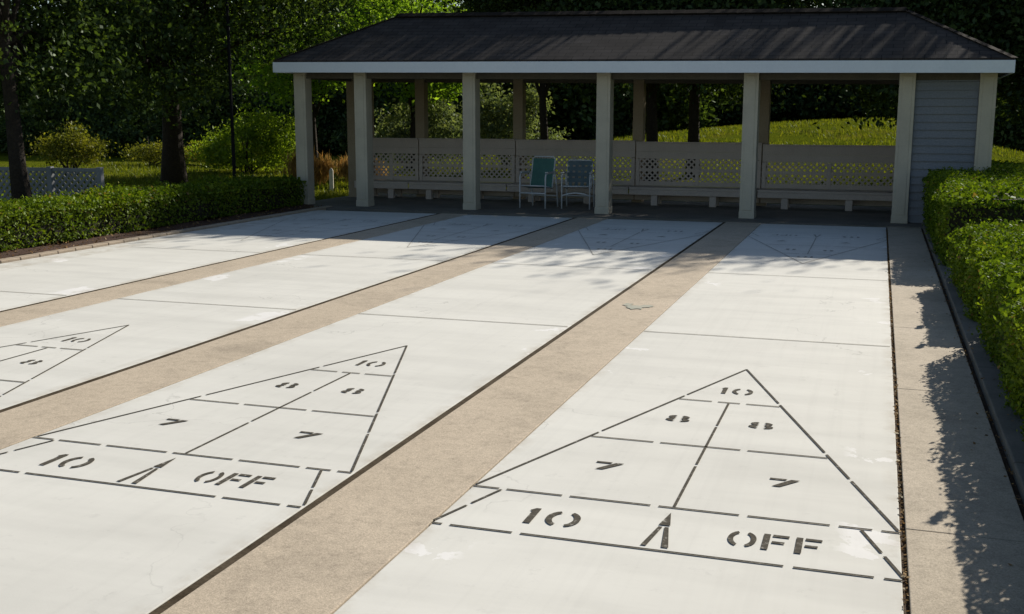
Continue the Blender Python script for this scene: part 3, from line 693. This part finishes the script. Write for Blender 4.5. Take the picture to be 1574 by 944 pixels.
make_tree('shade_tree', 'dark trunked tree behind the shelter, right one of the close pair', 'tree', (-3.72, 24.2, hill(-3.7, 24.2)-.05), 8.0, 3.6, 2.0, .17, M['leafdark'], 60000, .12, 35, nb=20, group=GB)
make_tree('shade_tree', 'dark tree hanging leafy branches over the bank right of centre', 'tree', (2.8, 25.0, hill(2.8, 25)-.05), 8.2, 4.9, 1.55, .17, M['leafdark'], 85000, .13, 36, nb=28, group=GB)
make_tree('shade_tree', 'dark low-skirted tree right of the sided closet', 'tree', (6.2, 23.6, 0), 6.6, 4.0, 1.0, .18, M['leafdark'], 95000, .125, 37, nb=28, group=GB)
make_tree('shade_tree', 'dark tree behind the left half of the shelter roof', 'tree', (-13.4, 40.0, hill(-13.4, 40)-.05), 6.5, 3.8, 1.2, .18, M['leafdark'], 90000, .14, 38, nb=22, group=GB)
make_tree('shade_tree', 'dark leafy tree rising over the roof ridge left of centre', 'tree', (-7.2, 22.6, 0), 7.0, 2.9, 3.4, .12, M['leafdark'], 36000, .12, 39, nb=14, group=GB)
# far belt of trees
protoA = make_tree('woodland_tree', 'broad tree in the far woodland belt, straight behind the rise', 'tree', (-4, 60, 0), 7.4, 4.4, .2, .2, M['leafdark'], 42000, .27, 41, nb=26, group='trees of the far woodland belt', limbs=False)
protoB = make_tree('woodland_tree', 'taller woodland tree beyond the rise, right of the shelter', 'tree', (6, 57, 0), 8.0, 4.8, .2, .22, M['leaf'], 42000, .27, 42, nb=26, group='trees of the far woodland belt', limbs=False)
rnd = random.Random(5)
words = ['first', 'second', 'third', 'fourth', 'fifth', 'sixth', 'seventh', 'eighth', 'ninth', 'tenth', 'eleventh', 'twelfth', 'thirteenth', 'fourteenth', 'fifteenth', 'sixteenth', 'seventeenth', 'eighteenth', 'nineteenth']
lab = lambda i: words[i]+' tree from the left in the far woodland belt'
spots = [(-56, 47), (-50, 50), (-45, 46), (-40.5, 49.5), (-36, 45), (-32, 48.5), (-27.5, 44), (-24, 48.5), (-20.5, 41), (-17.5, 45), (-14, 41), (-10.5, 47), (-8.5, 55), (-.5, 62), (2.6, 58), (10.5, 59), (15, 56), (20, 58)]
extra = [(7.2, 54, 'low skirted tree just right of the closet in the far belt'), (11.5, 53, 'far belt tree at the right picture edge'), (-6.5, 65, 'deeper belt tree left of the two dark trunks'), (-11.5, 63, 'deeper belt tree straight above the first bench bay'), (-2.5, 67, 'deepest belt tree right of the two dark trunks'), (5, 66, 'deepest belt tree behind the closet roof')]
for k_, (x, y, l_) in enumerate(extra): copy_tree((protoA, protoB)[k_ % 2], (x, y, 0), k_*1.1, (1, 1, .9), l_)
for i, (x, y) in enumerate(spots):
    s = rnd.uniform(.85, 1.1)
    copy_tree((protoA, protoB)[i % 2], (x, y, 0), rnd.uniform(0, 6.28), (s, s, s*rnd.choice((.78, .86, .95, 1.08))), lab(i))

# ================================================================== LITTER
rng = np.random.default_rng(99)
P = []
n = 1500; y = rng.uniform(-3, 13, n); P.append(np.stack([rng.uniform(.904, .928, n), y, rng.uniform(-.012, .004, n)], 1))
n = 500; P.append(np.stack([rng.uniform(1.38, 1.44, n), rng.uniform(-3, 13, n), np.full(n, .006)], 1))
n = 260; P.append(np.stack([1.6-np.abs(rng.normal(size=n))*.14, rng.uniform(-2, 13, n), np.full(n, .05)], 1)); P[-1][:, 2] = np.where(P[-1][:, 0] < 1.42, .007, .052)
for xx in (-1.505, -3.93, -6.33): n = 260; P.append(np.stack([rng.uniform(xx-.012, xx+.012, n), rng.uniform(-3, 13, n), np.full(n, -.01)], 1))
P = np.concatenate(P)
tag(leaf_mesh('leaf_litter', M['litter'], P, .02, None, np.tile([0, 0, 1.], (len(P), 1)), .6, .35), 'dry leaf bits gathered in the slab joints and kerb', 'leaf litter', kind='stuff')
n = 900; P = np.stack([rng.uniform(-9.3, -8.72, n), rng.uniform(1, 14, n), rng.uniform(.02, .045, n)], 1)
tag(leaf_mesh('mulch_chips', M['litter'], P, .05, None, np.tile([0, 0, 1.], (n, 1)), .4, .5), 'reddish bark chips on the bed under the left hedge', 'mulch', kind='stuff')

rng = np.random.default_rng(77)
n = 60000; x = rng.uniform(-13, 9, n); y = 24+rng.random(n)**1.3*28; z = np.array([hill(a, b) for a, b in zip(x, y)])
keep = np.sin(x*1.1+np.sin(y*.6)*2)+np.sin(y*1.7+x*.5)+rng.normal(size=n)*.8 > -.2
P = np.stack([x, y, z-.03], 1)[keep]
tag(leaf_mesh('lawn_grass', leaf_mat('grass_blade', (.07, .10, .008), (.22, .22, .03), .4), P, .17, None, None, .16, 1, (0, 0, 2.5)), 'yellow green grass blades on the sunlit rise', 'grass', kind='stuff')
n = 26000; P = np.stack([rng.uniform(-26, -9.9, n), rng.uniform(11.5, 29, n), np.full(n, -.02)], 1)
tag(leaf_mesh('lawn_grass', bpy.data.materials['grass_blade'], P, .13, None, None, .16, 1, (0, 0, 2.5)), 'short grass blades on the left lawn behind the hedge', 'grass', kind='stuff')
